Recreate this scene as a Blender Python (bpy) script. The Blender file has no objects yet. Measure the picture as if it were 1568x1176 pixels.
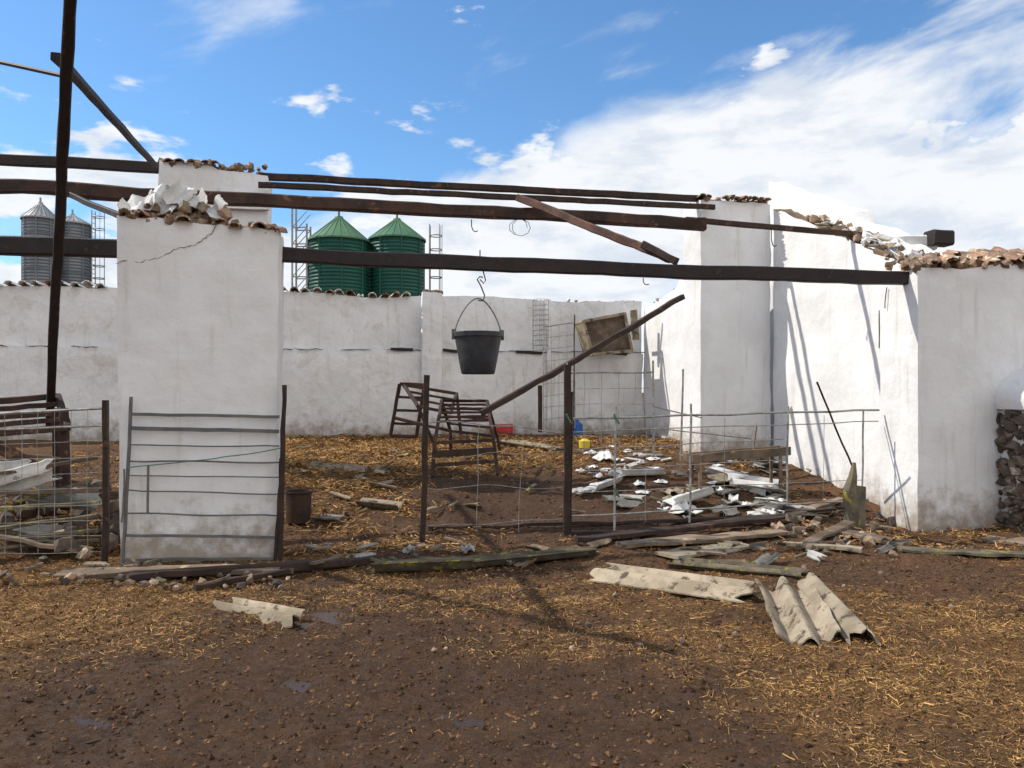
import bpy, math, random
import numpy as np
from mathutils import Vector, Matrix, noise as mn
random.seed(7); rng=np.random.default_rng(7)
sc=bpy.context.scene
F=1220.0; EYE=1.6; HV=600.0; CU=784.0
T=math.radians(12); CT=math.cos(T); ST=math.sin(T)
E1=Vector((CT,ST,0)); E2=Vector((-ST,CT,0)); ZZ=Vector((0,0,1))
OX,OY=-3.68,7.37
def W(a,b,z): return Vector((OX,OY,0))+E1*a+E2*b+ZZ*z
def at(u,v,d): return Vector(((u-CU)/F*d,d,EYE+(HV-v)/F*d))
def A(u,b):
    r=(u-CU)/F
    return (r*(OY+CT*b)-OX+ST*b)/(CT-r*ST)
def Q(u,v,b):
    a=A(u,b); p=W(a,b,0); p.z=EYE+(HV-v)/F*p.y
    return p
# ---------- numpy noise / ground ----------
def _h(i,j,s):
    x=np.sin(i*127.1+j*311.7+s*74.7)*43758.5453
    return x-np.floor(x)
def vn(x,y,s=0):
    xi=np.floor(x);yi=np.floor(y);fx=x-xi;fy=y-yi
    fx=fx*fx*(3-2*fx);fy=fy*fy*(3-2*fy)
    a=_h(xi,yi,s);b=_h(xi+1,yi,s);c=_h(xi,yi+1,s);d=_h(xi+1,yi+1,s)
    return (a*(1-fx)+b*fx)*(1-fy)+(c*(1-fx)+d*fx)*fy-.5
def sst(t):
    t=np.clip(t,0,1);return t*t*(3-2*t)
def gbase(x,y):
    x=np.asarray(x,float);y=np.asarray(y,float)
    b=-(x-OX)*ST+(y-OY)*CT
    return sst((b-.1)/4.4)*.52+sst((b-4)/4)*.2
def on(u,v,h=0.0):
    d=2.0
    while d<60:
        p=at(u,v,d)
        if p.z<float(gbase(p.x,p.y)): break
        d+=.01
    p.z=float(gbase(p.x,p.y))+h
    return p
PUD=[(508,950,.22,1.3),(450,1035,.22,.7),(690,1105,.18,.6),(800,890,.2,.9),(110,1115,.18,.5),(610,925,.2,.7)]
PUDW=[(on(u,v),r,k) for u,v,r,k in PUD]
def gnd(x,y):
    x=np.asarray(x,float);y=np.asarray(y,float)
    rot=.8*x+.6*y;ro2=-.6*x+.8*y
    z=gbase(x,y)+.05*vn(x/1.1,y/1.1,1)+.036*vn(rot/.37,ro2/.37,2)+.030*vn(x/.13,y/.13,3)+.020*vn(rot/.06,ro2/.06,4)
    for p,r,k in PUDW:
        d2=((x-p.x)/(1.5*r))**2+((y-p.y)/(1.2*r))**2
        z=z-.03*k*np.exp(-d2)
    return z
BL=[(1490,1040,1.3,.9),(1380,930,.8,.45),(150,930,1.6,.8),(20,940,1.0,.4),(620,900,1.5,.45),(980,950,1.0,.45),(1250,1100,.7,.35),(530,700,1.9,1.5),
    (620,680,2.0,1.1),(540,740,1.0,1.0),(1010,685,1.4,.6),(860,705,1.0,.3),(80,850,1.3,.6),(350,1080,1.0,-.7),(490,950,.6,-.5),(800,765,1.2,-1.0),(500,835,.4,-.4),(120,1060,.8,-.4),
    (1050,1130,.6,-.5),(1400,880,.9,-.5),(700,1100,.8,-.4),(640,1010,.7,-.3),(980,775,1.3,-.9),(1150,740,1.5,-.4),(100,1150,1.0,-.3)]
BLW=[(on(u,v),r,w) for u,v,r,w in BL]
def strawd(x,y):
    s=.20+0*x
    for p,r,w in BLW:
        s=s+w*np.exp(-((x-p.x)**2+(y-p.y)**2)/(r*r))
    s=s+1.0*vn(x/.55,y/.35,11)+.95*vn(.7*x/.17+.7*y/.17,.7*y/.14-.7*x/.14,12)+.4*vn(x/.06,y/.06,13)
    return np.clip(s,0.0,1.2)
def wetf(x,y):
    s=0*x
    for u,v,r,w in [(420,1060,1.3,.8),(500,950,1.0,.9),(760,1080,1.2,.6),(780,770,1.6,.9),(950,770,1.2,.7),(1300,880,1.2,.4),(120,1100,.8,.5),(650,880,1.5,.6),(1000,1100,.8,.4)]:
        p=on(u,v); s=s+w*np.exp(-((x-p.x)**2+(y-p.y)**2)/(r*r))
    return np.clip(s+.5*vn(x/.7,y/.5,21)+.7*vn(x/.2,y/.2,22),0,1)
# ---------- materials ----------
def newmat(name):
    m=bpy.data.materials.new(name);m.use_nodes=True
    nt=m.node_tree; b=nt.nodes["Principled BSDF"]
    return m,nt,b
def mth(nt,op,a,b=None,c=None,clamp=False):
    n=nt.nodes.new('ShaderNodeMath');n.operation=op;n.use_clamp=clamp
    for i,x in enumerate((a,b,c)):
        if x is None: continue
        if isinstance(x,(int,float)): n.inputs[i].default_value=x
        else: nt.links.new(x,n.inputs[i])
    return n.outputs[0]
def noi(nt,vec,scale,detail=5,rough=.6,dist=0):
    n=nt.nodes.new('ShaderNodeTexNoise')
    n.inputs['Scale'].default_value=scale;n.inputs['Detail'].default_value=detail
    n.inputs['Roughness'].default_value=rough;n.inputs['Distortion'].default_value=dist
    nt.links.new(vec,n.inputs['Vector']);return n.outputs['Fac']
def mixc(nt,f,a,b,blend='MIX'):
    n=nt.nodes.new('ShaderNodeMix');n.data_type='RGBA';n.blend_type=blend
    for s,x in ((0,f),(6,a),(7,b)):
        if isinstance(x,(int,float)): n.inputs[s].default_value=x
        elif isinstance(x,tuple): n.inputs[s].default_value=(*x[:3],1)
        else: nt.links.new(x,n.inputs[s])
    return n.outputs[2]
def rng_(nt,v,lo,hi,a=0.,b=1.):
    n=nt.nodes.new('ShaderNodeMapRange');n.interpolation_type='SMOOTHSTEP'
    nt.links.new(v,n.inputs[0]);n.inputs[1].default_value=lo;n.inputs[2].default_value=hi
    n.inputs[3].default_value=a;n.inputs[4].default_value=b
    return n.outputs[0]
def bump(nt,b,h,st,dist=.01,prev=None):
    n=nt.nodes.new('ShaderNodeBump');n.inputs['Strength'].default_value=st;n.inputs['Distance'].default_value=dist
    nt.links.new(h,n.inputs['Height'])
    if prev: nt.links.new(prev,n.inputs['Normal'])
    nt.links.new(n.outputs[0],b.inputs['Normal']);return n.outputs[0]
def mat(name,c1,c2,s=5,rough=.8,bst=.5,bs=60,metal=0,c3=None,s3=8,t3=.55,isl=0,spec=.3):
    m,nt,b=newmat(name)
    g=nt.nodes.new('ShaderNodeNewGeometry');P=g.outputs['Position']
    c=mixc(nt,rng_(nt,noi(nt,P,s),.35,.65),c1,c2)
    if c3: c=mixc(nt,rng_(nt,noi(nt,P,s3,8,.7),t3,t3+.08),c,c3)
    if isl:
        k=rng_(nt,g.outputs['Random Per Island'],0,1,1-isl,1+isl)
        vm=nt.nodes.new('ShaderNodeVectorMath');vm.operation='SCALE'
        nt.links.new(c,vm.inputs[0]);nt.links.new(k,vm.inputs['Scale']);c=vm.outputs[0]
    nt.links.new(c,b.inputs['Base Color'])
    b.inputs['Roughness'].default_value=rough;b.inputs['Metallic'].default_value=metal
    b.inputs['Specular IOR Level'].default_value=spec
    if bst: bump(nt,b,noi(nt,P,bs,6,.65),bst,.01)
    return m
def plaster(name,z0,old=0):
    m,nt,b=newmat(name)
    g=nt.nodes.new('ShaderNodeNewGeometry');P=g.outputs['Position']
    sx=nt.nodes.new('ShaderNodeSeparateXYZ');nt.links.new(P,sx.inputs[0])
    c=mixc(nt,rng_(nt,noi(nt,P,1.6,6,.6),.3,.7),(.78,.775,.765),(.68,.675,.66))
    mp=nt.nodes.new('ShaderNodeMapping');mp.inputs['Scale'].default_value=(7,7,.6);nt.links.new(P,mp.inputs[0])
    c=mixc(nt,rng_(nt,noi(nt,mp.outputs[0],1.3,6,.6),.54,.78,0,.65+.2*old),c,(.54,.50,.42))
    c=mixc(nt,rng_(nt,noi(nt,P,9,9,.75),.64,.70,0,.8),c,(.48,.43,.37))
    if old: c=mixc(nt,rng_(nt,noi(nt,P,2.1,9,.72,.6),.53,.62,0,.5),c,(.55,.51,.45))
    h=mth(nt,'SUBTRACT',sx.outputs[2],z0)
    d=mth(nt,'ADD',mth(nt,'MULTIPLY',h,-1.5),mth(nt,'MULTIPLY',noi(nt,P,5,7,.7),2.2))
    c=mixc(nt,rng_(nt,d,.25,1.15,0,.9),c,(.30,.24,.18))
    nt.links.new(c,b.inputs['Base Color']);b.inputs['Roughness'].default_value=.9
    b.inputs['Specular IOR Level'].default_value=.15
    p=bump(nt,b,noi(nt,P,3.5,4,.5),.5+.4*old,.05)
    bump(nt,b,noi(nt,P,40,6,.7),.35+.3*old,.008,p)
    return m
M_pl=plaster('whitewash_front',0.0);M_pb=plaster('whitewash_inner',.55);M_po=plaster('whitewash_old',.62,1)
M_rub=mat('rubble',(.34,.24,.16),(.16,.11,.075),6,.95,.9,40,c3=(.48,.40,.30),s3=4,isl=.35)
M_tile=mat('old_tile',(.32,.18,.11),(.18,.12,.08),7,.95,.7,50,c3=(.46,.40,.30),s3=9,t3=.52,isl=.35)
M_rust=mat('rusty_steel',(.055,.030,.020),(.022,.016,.014),5,.75,.5,70,c3=(.13,.055,.025),s3=5,t3=.58)
M_dark=mat('dark_steel',(.030,.020,.018),(.016,.013,.013),5,.6,.5,70,c3=(.085,.035,.02),s3=5,t3=.58)
M_beam=mat('weathered_beam',(.075,.038,.026),(.032,.020,.015),3,.75,.6,50,c3=(.19,.105,.065),s3=3.5,t3=.58)
M_red=mat('rust_red_beam',(.16,.085,.06),(.08,.045,.035),4,.8,.6,50)
M_galv=mat('galvanised',(.36,.36,.35),(.22,.21,.19),12,.5,.2,80,metal=.5,c3=(.18,.10,.06),s3=9,t3=.6)
M_dgalv=mat('dull_bar',(.10,.10,.105),(.16,.145,.13),6,.6,.2,80,c3=(.12,.07,.04),s3=6,t3=.6)
M_cem=mat('fibre_cement',(.38,.315,.225),(.24,.195,.135),5,.95,.8,60,c3=(.09,.07,.045),s3=6,t3=.535,isl=.2)
M_cemg=mat('dirty_grey_cement',(.33,.32,.29),(.20,.19,.16),4,.95,.8,60,c3=(.09,.075,.055),s3=6,t3=.57,isl=.3)
M_cemw=mat('white_fibre_cement',(.72,.72,.70),(.55,.54,.51),5,.85,.5,70,c3=(.28,.24,.18),s3=8,t3=.60,isl=.12)
M_bag=mat('white_plastic',(.72,.72,.72),(.5,.49,.47),9,.6,.8,30,c3=(.3,.26,.2),s3=8,t3=.56)
M_moss=mat('lichen_board',(.17,.14,.09),(.08,.07,.05),6,.95,.8,60,c3=(.33,.28,.05),s3=7,t3=.56,isl=.2)
M_wood=mat('old_wood',(.22,.16,.11),(.11,.08,.055),4,.9,.7,60,c3=(.34,.27,.19),s3=6,t3=.58,isl=.25)
M_bkt=mat('black_rubber',(.028,.030,.036),(.045,.045,.05),8,.5,.15,60,c3=(.10,.09,.08),s3=10,t3=.66)
M_green=mat('silo_green',(.009,.070,.052),(.012,.085,.06),.6,.5,.0,5)
M_greenr=mat('silo_green_roof',(.10,.20,.10),(.07,.16,.09),.6,.55,.0,5)
M_grey=mat('silo_grey',(.15,.17,.19),(.20,.22,.24),.6,.5,.0,5,metal=.3)
M_greyr=mat('silo_grey_roof',(.30,.31,.31),(.25,.26,.27),.6,.5,.0,5,metal=.2)
M_red2=mat('red_plastic',(.55,.03,.025),(.45,.03,.02),9,.4,.1)
M_blue=mat('blue_plastic',(.03,.14,.45),(.03,.12,.38),9,.4,.1)
M_yel=mat('yellow_plastic',(.7,.55,.05),(.6,.48,.05),9,.4,.1)
M_rope=mat('green_rope',(.05,.16,.12),(.08,.2,.15),20,.9,.3)
M_stone=mat('field_stone',(.16,.12,.09),(.08,.062,.05),5,.95,.9,30,c3=(.34,.29,.23),s3=3,t3=.58,isl=.45)
M_crack_shade=mat('crack',(.10,.085,.07),(.16,.13,.10),9,1,.0)  # pillar crack, and the shade line painted along the back-wall ledge
M_straw=mat('straw',(.38,.215,.07),(.19,.10,.034),2.0,.8,.0,isl=.65,c3=(.58,.44,.22),s3=25,t3=.58)
M_clod=mat('clods',(.135,.072,.036),(.062,.034,.018),3,.9,.4,90,isl=.6,spec=.2)
def groundmat():
    m,nt,b=newmat('ground_earth')
    g=nt.nodes.new('ShaderNodeNewGeometry');P=g.outputs['Position']
    aS=nt.nodes.new('ShaderNodeAttribute');aS.attribute_name='straw'
    aW=nt.nodes.new('ShaderNodeAttribute');aW.attribute_name='wet'
    c=mixc(nt,rng_(nt,noi(nt,P,2.2,7,.65),.3,.7),(.128,.066,.031),(.062,.032,.016))
    c=mixc(nt,rng_(nt,noi(nt,P,26,6,.75),.45,.62,0,.75),c,(.185,.102,.052))
    c=mixc(nt,rng_(nt,noi(nt,P,55,4,.7),.53,.63,0,.8),c,(.032,.018,.011))
    sf=mth(nt,'MULTIPLY',aS.outputs['Fac'],rng_(nt,noi(nt,P,75,4,.75),.42,.60,.1,1.),clamp=True)
    c=mixc(nt,mth(nt,'MULTIPLY',sf,.75),c,(.26,.135,.04))
    wet=rng_(nt,aW.outputs['Fac'],.15,.75)
    c=mixc(nt,mth(nt,'MULTIPLY',wet,.5),c,(.046,.026,.015))
    nt.links.new(c,b.inputs['Base Color'])
    r=mth(nt,'SUBTRACT',.97,mth(nt,'MULTIPLY',wet,mth(nt,'MULTIPLY',rng_(nt,noi(nt,P,12,6,.7),.48,.62),.6)),clamp=True)
    nt.links.new(r,b.inputs['Roughness']);b.inputs['Specular IOR Level'].default_value=.22
    p=bump(nt,b,noi(nt,P,14,6,.7),.9,.05)
    bump(nt,b,noi(nt,P,80,5,.75),.9,.014,p)
    return m
M_gr=groundmat()
# ---------- mesh builder ----------
import bmesh
_bm=bmesh.new();bmesh.ops.create_icosphere(_bm,subdivisions=1,radius=1)
ICOV=[v.co.copy() for v in _bm.verts];ICOF=[tuple(v.index for v in f.verts) for f in _bm.faces];_bm.free()
class MB:
    def __init__(s): s.v=[];s.f=[];s.m=[]
    def add(s,vs,fs,m=0):
        o=len(s.v);s.v+=[tuple(v) for v in vs];s.f+=[tuple(i+o for i in f) for f in fs];s.m+=[m]*len(fs)
    def beam(s,p,q,w,h,m=0,seg=8,rough=.004,up=None,ch=.12,sag=0):
        p=Vector(p);q=Vector(q);d=(q-p);L=d.length;d.normalize()
        up=up or (ZZ if abs(d.z)<.9 else Vector((0,1,0)))
        x=d.cross(up).normalized();y=x.cross(d).normalized()
        cw,chh=w*.5,h*.5;k=min(w,h)*ch
        prof=[(-cw+k,-chh),(cw-k,-chh),(cw,-chh+k),(cw,chh-k),(cw-k,chh),(-cw+k,chh),(-cw,chh-k),(-cw,-chh+k)]
        vs=[];fs=[]
        for i in range(seg+1):
            t=i/seg;c=p+d*(L*t)-ZZ*(sag*4*t*(1-t))
            for (a,b) in prof:
                v=c+x*a+y*b
                v=v+mn.noise_vector(v*5)*rough*1.5+mn.noise_vector(v*1.1+Vector((9,1,3)))*rough*2
                vs.append(v)
        for i in range(seg):
            for j in range(8):
                fs.append((i*8+j,i*8+(j+1)%8,(i+1)*8+(j+1)%8,(i+1)*8+j))
        fs.append(tuple(range(7,-1,-1)));fs.append(tuple(seg*8+j for j in range(8)))
        s.add(vs,fs,m)
    def tube(s,pts,r,n=6,m=0):
        pts=[Vector(p) for p in pts];vs=[];fs=[];N=len(pts)
        d=(pts[1]-pts[0]).normalized()
        up=ZZ if abs(d.z)<.9 else Vector((1,0,0))
        x=d.cross(up).normalized()
        for i,p in enumerate(pts):
            d=(pts[min(i+1,N-1)]-pts[max(i-1,0)]).normalized()
            x=(x-d*x.dot(d)).normalized();y=d.cross(x)
            rr=r[i] if isinstance(r,(list,tuple)) else r
            for j in range(n):
                t=2*math.pi*j/n;vs.append(p+x*(rr*math.cos(t))+y*(rr*math.sin(t)))
        for i in range(N-1):
            for j in range(n): fs.append((i*n+j,i*n+(j+1)%n,(i+1)*n+(j+1)%n,(i+1)*n+j))
        fs.append(tuple(range(n-1,-1,-1)));fs.append(tuple((N-1)*n+j for j in range(n)))
        s.add(vs,fs,m)
    def wire(s,p,q,r,n=5,m=0,wob=.01,seg=6):
        p=Vector(p);q=Vector(q)
        o=Vector((random.random()*50,0,0))
        s.tube([p.lerp(q,i/seg)+(mn.noise_vector(p.lerp(q,i/seg)*2+o)*wob if 0<i<seg else Vector()) for i in range(seg+1)],r,n,m)
    def corr(s,c,L,Wv,ridges,amp,t=.008,m=0,bend=0,jag=.06,nl=10,ph=0,per=8):
        L=Vector(L);Wv=Vector(Wv);n=L.cross(Wv).normalized()
        if n.z<0: n=-n
        nx=max(2,int(ridges*per));sd=random.random()*100;vs=[];fs=[]
        for side in (0,1):
            for j in range(nl+1):
                for i in range(nx+1):
                    ti=i/nx;tj=j/nl
                    e=mn.noise(Vector((ti*4*max(ridges,1),sd,0)))*jag
                    e2=mn.noise(Vector((ti*4*max(ridges,1),sd+9,0)))*jag
                    tt=tj-.5+(e*(1-tj)**2+e2*tj**2)
                    w2=ti-.5+mn.noise(Vector((tj*5,sd+3,0)))*jag*.4*(2*ti-1)
                    p=Vector(c)+L*tt+Wv*w2+n*(amp*math.cos(2*math.pi*(ridges*ti+ph))+bend*4*(tj-.5)**2-side*t)
                    vs.append(p)
        K=(nx+1)*(nl+1)
        idx=lambda sd_,j,i: sd_*K+j*(nx+1)+i
        for j in range(nl):
            for i in range(nx):
                fs.append((idx(0,j,i),idx(0,j,i+1),idx(0,j+1,i+1),idx(0,j+1,i)))
                fs.append((idx(1,j,i),idx(1,j+1,i),idx(1,j+1,i+1),idx(1,j,i+1)))
        for j in range(nl):
            for i in (0,nx): fs.append((idx(0,j,i),idx(0,j+1,i),idx(1,j+1,i),idx(1,j,i)))
        for i in range(nx):
            for j in (0,nl): fs.append((idx(0,j,i),idx(0,j,i+1),idx(1,j,i+1),idx(1,j,i)))
        s.add(vs,fs,m)
    def bag(s,c,r,h,m=0):
        n=10;o=Vector((random.random()*99,0,0));vs=[];fs=[];rt=random.random()*6
        for j in range(n+1):
            for i in range(n+1):
                x=(i/n-.5)*2;y=(j/n-.5)*2
                k=r*(1+.5*mn.noise(Vector((x,y,0))*1.1+o))
                q=max(abs(x),abs(y))/max(1e-3,math.hypot(x,y)) if (x or y) else 1
                z=h*max(0,(1-.7*(x*x+y*y)))*(.5+abs(mn.noise(Vector((x*1.3,y*1.3,3))+o))*1.5)+.01
                X_=x*k*q;Y_=y*k*.75*q
                vs.append(Vector(c)+Vector((X_*math.cos(rt)-Y_*math.sin(rt),X_*math.sin(rt)+Y_*math.cos(rt),z)))
        for j in range(n):
            for i in range(n): a=j*(n+1)+i;fs.append((a,a+1,a+n+2,a+n+1))
        s.add(vs,fs,m)
    def chunk(s,c,r,m=0,sq=(1,1,1)):
        R=Matrix.Rotation(random.random()*6.28,3,Vector((random.random()-.5,random.random()-.5,random.random()-.5)).normalized())
        o=Vector((random.random()*99,random.random()*99,0))
        vs=[]
        for v in ICOV:
            k=1+.55*mn.noise(v*1.6+o)
            w=Vector((max(-.75,min(.75,v.x*k)),max(-.7,min(.7,v.y*k)),max(-.6,min(.65,v.z*k))))
            w=R@w
            vs.append(Vector(c)+Vector((w.x*r*sq[0],w.y*r*sq[1],w.z*r*sq[2])))
        s.add(vs,ICOF,m)
    def lathe(s,prof,c,n=32,m=0,fn=None):
        vs=[];fs=[];c=Vector(c)
        for (r,z) in prof:
            for j in range(n):
                t=2*math.pi*j/n;rr=r*(fn(t,z) if fn else 1)
                vs.append(c+Vector((rr*math.cos(t),rr*math.sin(t),z)))
        for i in range(len(prof)-1):
            for j in range(n): fs.append((i*n+j,i*n+(j+1)%n,(i+1)*n+(j+1)%n,(i+1)*n+j))
        s.add(vs,fs,m)
    def lattice(s,a0,a1,b0,b1,z0,topf,st=.12,m=0,mtop=1,taper=0,disp=.014):
        na=max(1,round((a1-a0)/st));nb=max(1,round((b1-b0)/st));nz=max(2,round((topf((a0+a1)/2,b0)-z0)/st))
        key={};vs=[];fs=[];ms=[]
        def get(i,j,k):
            if (i,j,k) in key: return key[(i,j,k)]
            ta,tb,tk=i/na,j/nb,k/nz
            a=a0+(a1-a0)*ta;b=b0+(b1-b0)*tb
            z=z0+(topf(a,b)-z0)*tk
            a+=taper*(1-tk)*(1-2*ta)
            ea=(i in(0,na));eb=(j in(0,nb));ek=(k==nz)
            if ea+eb+ek>=2:
                q=.018+.012*mn.noise(Vector((a*3,b*3,z*3)))
                if ea:a+=q if i==0 else -q
                if eb:b+=q if j==0 else -q
                if ek:z-=q*.7
            p=W(a,b,z)
            p=p+mn.noise_vector(p*1.3)*disp*1.3+mn.noise_vector(p*4.1)*disp*.6
            if ek: p.z+=mn.noise(p*5.0)*.045
            key[(i,j,k)]=len(vs);vs.append(p);return key[(i,j,k)]
        for k in range(nz):
            for i in range(na):
                fs.append((get(i,0,k),get(i+1,0,k),get(i+1,0,k+1),get(i,0,k+1)));ms.append(m)
                fs.append((get(i+1,nb,k),get(i,nb,k),get(i,nb,k+1),get(i+1,nb,k+1)));ms.append(m)
            for j in range(nb):
                fs.append((get(0,j+1,k),get(0,j,k),get(0,j,k+1),get(0,j+1,k+1)));ms.append(m)
                fs.append((get(na,j,k),get(na,j+1,k),get(na,j+1,k+1),get(na,j,k+1)));ms.append(m)
        for i in range(na):
            for j in range(nb):
                fs.append((get(i,j,nz),get(i+1,j,nz),get(i+1,j+1,nz),get(i,j+1,nz)));ms.append(mtop)
        o=len(s.v);s.v+=[tuple(v) for v in vs];s.f+=[tuple(x+o for x in f) for f in fs];s.m+=ms
    def tile(s,c,ax,r,L,m=0,up=1,jag=.15):
        ax=Vector(ax).normalized();x=ax.cross(ZZ).normalized();y=x.cross(ax)
        sd=random.random()*90;vs=[];fs=[];n=8;K=5
        for side in (0,1):
            for k in range(K+1):
                for j in range(n+1):
                    t=math.pi*j/n;rr=(r-side*.014)*(1+.12*k/K)
                    l=(k/K-.5)*L
                    if k in(0,K): l+=mn.noise(Vector((j*.8,sd+k,0)))*L*jag
                    vs.append(Vector(c)+ax*l+x*(rr*math.cos(t))+y*(up*rr*.8*math.sin(t)))
        KK=(K+1)*(n+1);ix=lambda a,k,j:a*KK+k*(n+1)+j
        for k in range(K):
            for j in range(n):
                fs.append((ix(0,k,j),ix(0,k,j+1),ix(0,k+1,j+1),ix(0,k+1,j)));fs.append((ix(1,k,j),ix(1,k+1,j),ix(1,k+1,j+1),ix(1,k,j+1)))
            for j in(0,n): fs.append((ix(0,k,j),ix(0,k+1,j),ix(1,k+1,j),ix(1,k,j)))
        for j in range(n):
            for k in(0,K): fs.append((ix(0,k,j),ix(0,k,j+1),ix(1,k,j+1),ix(1,k,j)))
        s.add(vs,fs,m)
    def build(s,name,mats,smooth=False,parent=None,ang=38):
        me=bpy.data.meshes.new(name);me.from_pydata(s.v,[],s.f)
        for m in mats: me.materials.append(m)
        me.polygons.foreach_set('material_index',s.m)
        bm=bmesh.new();bm.from_mesh(me);bmesh.ops.recalc_face_normals(bm,faces=bm.faces);bm.to_mesh(me);bm.free()
        if smooth:
            me.polygons.foreach_set('use_smooth',[True]*len(me.polygons))
            try: me.set_sharp_from_angle(angle=math.radians(ang))
            except Exception: pass
        me.update()
        o=bpy.data.objects.new(name,me);sc.collection.objects.link(o)
        if parent: o.parent=parent
        return o
def empty(name):
    o=bpy.data.objects.new(name,None);sc.collection.objects.link(o);return o
# ---------- ground ----------
def axis(segs):
    out=[segs[0][0]]
    for a,b,st in segs:
        n=max(1,int(round((b-a)/st)));out+=list(a+(b-a)*np.arange(1,n+1)/n)
    return np.array(out)
xs=axis([(-600,-150,75),(-150,-40,15),(-40,-14,2.5),(-14,-5.5,.35),(-5.5,6.2,.024),(6.2,14,.3),(14,40,2.5),(40,150,15),(150,600,75)])
ys=axis([(-300,-50,50),(-50,-6,6),(-6,2.8,.45),(2.8,8.6,.024),(8.6,17,.085),(17,40,1.5),(40,150,12),(150,900,75)])
X,Y=np.meshgrid(xs,ys);Zg=gnd(X,Y)
nx,ny=len(xs),len(ys)
def npmesh(name,co,faces,mat_,nper,attrs={},smooth=True):
    me=bpy.data.meshes.new(name);n=len(faces)
    me.vertices.add(len(co));me.vertices.foreach_set('co',co.astype(np.float32).ravel())
    me.loops.add(n*nper);me.loops.foreach_set('vertex_index',faces.astype(np.int32).ravel())
    me.polygons.add(n);me.polygons.foreach_set('loop_start',(np.arange(n)*nper).astype(np.int32))
    me.materials.append(mat_)
    me.update(calc_edges=True);me.validate()
    me.polygons.foreach_set('use_smooth',np.full(n,smooth))
    for k,v in attrs.items():
        a=me.attributes.new(k,'FLOAT','POINT');a.data.foreach_set('value',v.astype(np.float32).ravel())
    o=bpy.data.objects.new(name,me);sc.collection.objects.link(o);return o
ii=(np.arange(ny-1)[:,None]*nx+np.arange(nx-1)[None,:]).ravel()
npmesh('ground',np.stack([X,Y,Zg],-1).reshape(-1,3),np.stack([ii,ii+1,ii+nx+1,ii+nx],-1),M_gr,4,{'straw':strawd(X,Y),'wet':wetf(X,Y)})
# straw
def blades(n,xr,yr,ln,wd,sc_,hi=.02):
    x=rng.uniform(*xr,n);y=rng.uniform(*yr,n)
    keep=(rng.random(n)<strawd(x,y)**1.3*sc_)&(np.abs(x)<y*.72+.8)
    a=(x-OX)*CT+(y-OY)*ST;b=-(x-OX)*ST+(y-OY)*CT
    keep&=~((a>8.4)&(b>-.05)) & ~((a>-.02)&(a<1.5)&(b>0)&(b<.6)) & (b<7.85)
    x=x[keep];y=y[keep];n=len(x)
    th=rng.uniform(0,2*np.pi,n);L=(ln[0]+(ln[1]-ln[0])*rng.random(n)**2.2)*.5;w=rng.uniform(*wd,n)*.5
    z=gnd(x,y)+rng.uniform(.000,hi,n)
    dx=np.cos(th)*L;dy=np.sin(th)*L;dz=rng.normal(0,.25,n)*L
    px=-np.sin(th)*w;py=np.cos(th)*w;pz=rng.normal(0,.7,n)*w
    mid=rng.normal(0,.05,n)*L
    rows=[]
    for t in(-1,0,1):
        mx=x+dx*t+(t==0)*mid*np.sin(th);my=y+dy*t-(t==0)*mid*np.cos(th);mz=z+dz*t
        rows.append(np.stack([mx-px,my-py,mz-pz],-1));rows.append(np.stack([mx+px,my+py,mz+pz],-1))
    co=np.stack(rows,1).reshape(-1,3);o=np.arange(n)*6
    f=np.concatenate([np.stack([o,o+1,o+3,o+2],-1),np.stack([o+2,o+3,o+5,o+4],-1)])
    return co,f
c1,f1=blades(360000,(-6.5,7.5),(2.9,8.6),(.008,.065),(.0015,.0040),.75,.013)
c2,f2=blades(150000,(-7,6),(7.8,16),(.03,.13),(.004,.011),.9,.05)
npmesh('straw',np.concatenate([c1,c2]),np.concatenate([f1,f2+len(c1)]),M_straw,4,smooth=False)
# clods
def clods(n,xr,yr,r0,r1,pw=4):
    x=rng.uniform(*xr,n);y=rng.uniform(*yr,n);k=np.abs(x)<y*.72+.8;x=x[k];y=y[k];n=len(x)
    r=r0+(r1-r0)*rng.random(n)**pw;z=gnd(x,y)+r*.15
    base=np.array([[1,0,0],[-1,0,0],[0,1,0],[0,-1,0],[0,0,1],[0,0,-1]],float)
    v=base[None]*r[:,None,None]*rng.uniform(.6,1.2,(n,6,1))+rng.normal(0,.2,(n,6,3))*r[:,None,None]
    v[:,:,2]*=.75
    v+=np.stack([x,y,z],-1)[:,None,:]
    f=np.array([[0,2,4],[2,1,4],[1,3,4],[3,0,4],[2,0,5],[1,2,5],[3,1,5],[0,3,5]])
    return v.reshape(-1,3),(f[None]+(np.arange(n)*6)[:,None,None]).reshape(-1,3)
c1,f1=clods(120000,(-6.5,7.5),(2.9,8.8),.0025,.020,6)
c2,f2=clods(6000,(-6,6),(8.5,15),.01,.04)
npmesh('dirt_clods',np.concatenate([c1,c2]),np.concatenate([f1,f2+len(c1)]),M_clod,3,smooth=False)
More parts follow.
